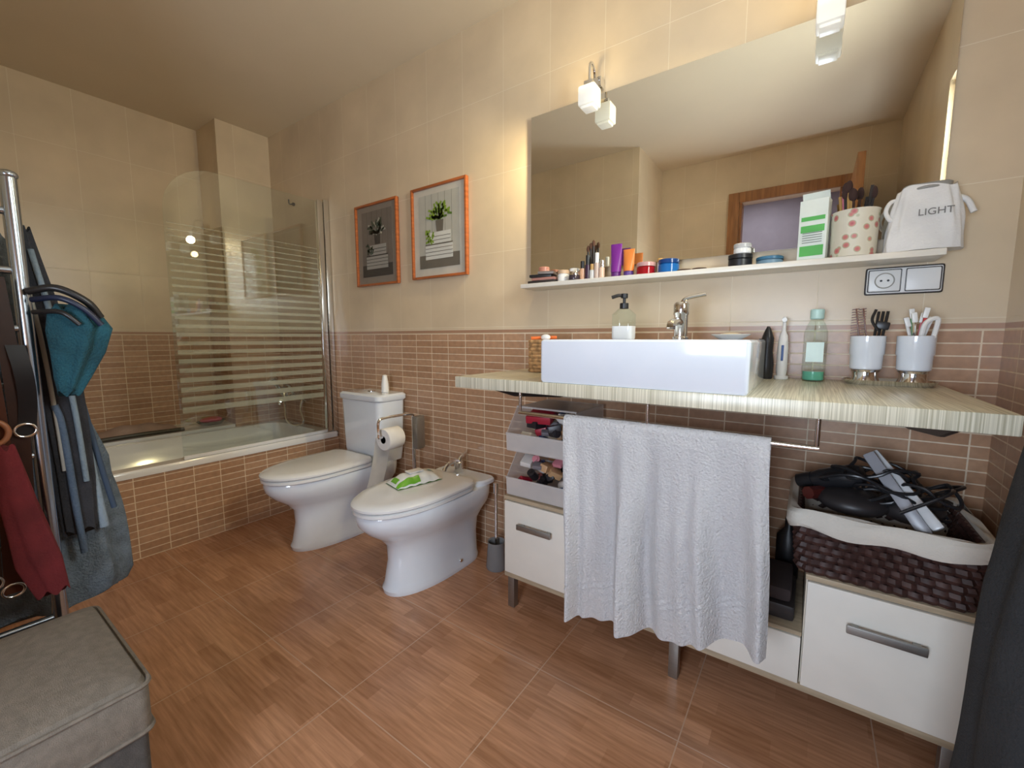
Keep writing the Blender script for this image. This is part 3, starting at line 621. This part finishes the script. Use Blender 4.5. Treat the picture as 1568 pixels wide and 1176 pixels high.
b.tube([(-1.69,-1.49,1.2),(-1.675,-1.455,1.0),(-1.665,-1.43,.8),(-1.66,-1.41,.55)],.012,C('robe_belt',135,152,168,.95,bump=1)); b.tube([(-1.67,-1.43,.95),(-1.665,-1.405,.75),(-1.655,-1.385,.6)],.007,C('robe_seam',60,75,95,.95)); b.done(ang=80)
b=B('hanging_jacket'); garment(b,[(1.37,-1.640,-1.51,.008,.018),(1.15,-1.645,-1.488,.010,.036),(.95,-1.645,-1.470,.011,.042),(.70,-1.645,-1.46,.011,.038),(.56,-1.645,-1.46,.010,.032)],NAVY,5,.12,5)
b.tube([(-1.630,-1.495,1.32),(-1.629,-1.465,1.1),(-1.629,-1.448,.9),(-1.631,-1.440,.70)],.0065,C('rope_cord',120,136,148,.9,bump=1)); b.tube([(-1.631,-1.51,1.25),(-1.629,-1.495,1.1),(-1.629,-1.485,.9),(-1.631,-1.48,.74)],.005,C('zip_pale',150,150,145))
b.tube([(-1.630,-1.485,.92),(-1.628,-1.475,.85),(-1.628,-1.465,.6),(-1.630,-1.46,.5)],.008,C('jean_strap',80,97,118,.95,bump=1)); b.done(ang=80)
b=B('teal_towel')
garment(b,[(1.175,-1.56,-1.455,.018,.02),(1.16,-1.558,-1.44,.034,.042),(1.12,-1.558,-1.432,.038,.054),(1.06,-1.56,-1.44,.035,.045),(1.0,-1.562,-1.455,.03,.032),(.955,-1.562,-1.465,.02,.02)],TEAL,5,.14,2,sub=5)
b.tube([(-1.575,-1.515,1.21),(-1.545,-1.47,1.22),(-1.535,-1.42,1.19),(-1.54,-1.395,1.15)],.009,BLACK); b.tube([(-1.57,-1.51,1.19),(-1.525,-1.47,1.195),(-1.512,-1.43,1.17),(-1.512,-1.40,1.13)],.007,C('navy_strap',25,35,60)); b.tube([(-1.57,-1.51,1.16),(-1.52,-1.47,1.16),(-1.51,-1.44,1.13)],.006,BLACK); b.done(ang=80)
b=B('red_scarf'); garment(b,[(.84,-1.535,-1.585,.008,.016),(.70,-1.535,-1.575,.010,.03),(.55,-1.535,-1.552,.012,.040),(.457,-1.535,-1.535,.009,.028)],RED,5,.08,8); b.done(ang=80)
b=B('brown_leather_belts')
for k,(y,z0,z1,c) in enumerate(((-1.565,1.24,.62,BROWN),(-1.598,1.16,.47,C('belt_brown2',96,52,34)),(-1.63,1.3,.5,BROWN),(-1.547,1.08,.86,C('belt_black',38,34,36)))):
    b.sheet(lambda u,v:(-1.571+.006*math.sin(5*v)+.003*k,y+.032*(u-.5)+.01*math.sin(3*v),z0+(z1-z0)*v),3,20,c,.004)
    b.tube([(-1.562,y+.018*math.cos(a),z1+.012+.016*math.sin(a)) for a in [2*pi*i/8 for i in range(8)]],.003,CHROME,closed=True)
b.tube([(-1.55,-1.605+.03*math.cos(a),.875+.03*math.sin(a)) for a in [2*pi*i/8 for i in range(8)]],.006,C('tan_ring',140,90,60),closed=True); b.done(ang=80)
b=B('storage_ottoman')
ox,oy=-1.215,-1.632; hx,hy=.205,.150
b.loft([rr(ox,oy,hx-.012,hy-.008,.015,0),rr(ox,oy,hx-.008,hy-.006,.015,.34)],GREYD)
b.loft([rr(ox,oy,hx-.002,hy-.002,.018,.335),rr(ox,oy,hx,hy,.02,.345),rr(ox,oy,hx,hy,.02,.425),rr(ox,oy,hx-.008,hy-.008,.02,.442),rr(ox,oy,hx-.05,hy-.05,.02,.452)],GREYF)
for z in (.338,.432): b.tube(rr(ox,oy,hx+.001,hy+.001,.02,z,4),.0045,GREYF,closed=True,smooth=False,seg=6)
b.done()
b=B('hanging_dark_robe')
garment(b,[(1.18,.39,-.74,.015,.02),(1.1,.37,-.74,.03,.05),(.95,.345,-.75,.06,.10),(.7,.335,-.76,.075,.13),(.35,.328,-.77,.085,.15),(.08,.328,-.77,.083,.15)],CHARC,8,.06,12); b.cyl((.39,-.74,1.18),.008,.034,CHROME,'x'); b.done(ang=80)
# ---------------------------------------------------------------- lights
def area(name,loc,rot,sx,sy,e,col):
    l=bpy.data.lights.new(name,'AREA'); l.shape='RECTANGLE'; l.size=sx; l.size_y=sy; l.energy=e; l.color=col
    o=bpy.data.objects.new(name,l); o.location=loc; o.rotation_euler=rot; COL.objects.link(o); return o
area('window_daylight',(.68,-.87,1.81),(0,math.radians(90),0),.9,.5,68,(.97,.98,.98))
area('doorway_fill',(-.2,-2.52,1.02),(math.radians(90),0,0),.62,.62,31,(.72,.84,1.0))  # added cool fill for the fronts facing the door, kept below the mirror's view
area('hallway_fill',(-.5,-3.1,2.55),(0,0,0),.4,.4,7,(.92,.94,1.0))  # added fill that lifts the hall behind the door, no fitting modelled
w=bpy.data.worlds.new('world'); bpy.context.scene.world=w; w.use_nodes=True
w.node_tree.nodes['Background'].inputs[0].default_value=(.85,.92,1,1); w.node_tree.nodes['Background'].inputs[1].default_value=1.5
# ---------------------------------------------------------------- camera
cd=bpy.data.cameras.new('camera'); cd.sensor_width=36; cd.lens=14.92; cd.clip_start=.02
co=bpy.data.objects.new('camera',cd); co.location=(0,-1.7,1.097); co.rotation_euler=(math.radians(83.8),0,math.radians(35)); COL.objects.link(co)
bpy.context.scene.camera=co
bpy.context.scene.view_settings.view_transform='Standard'
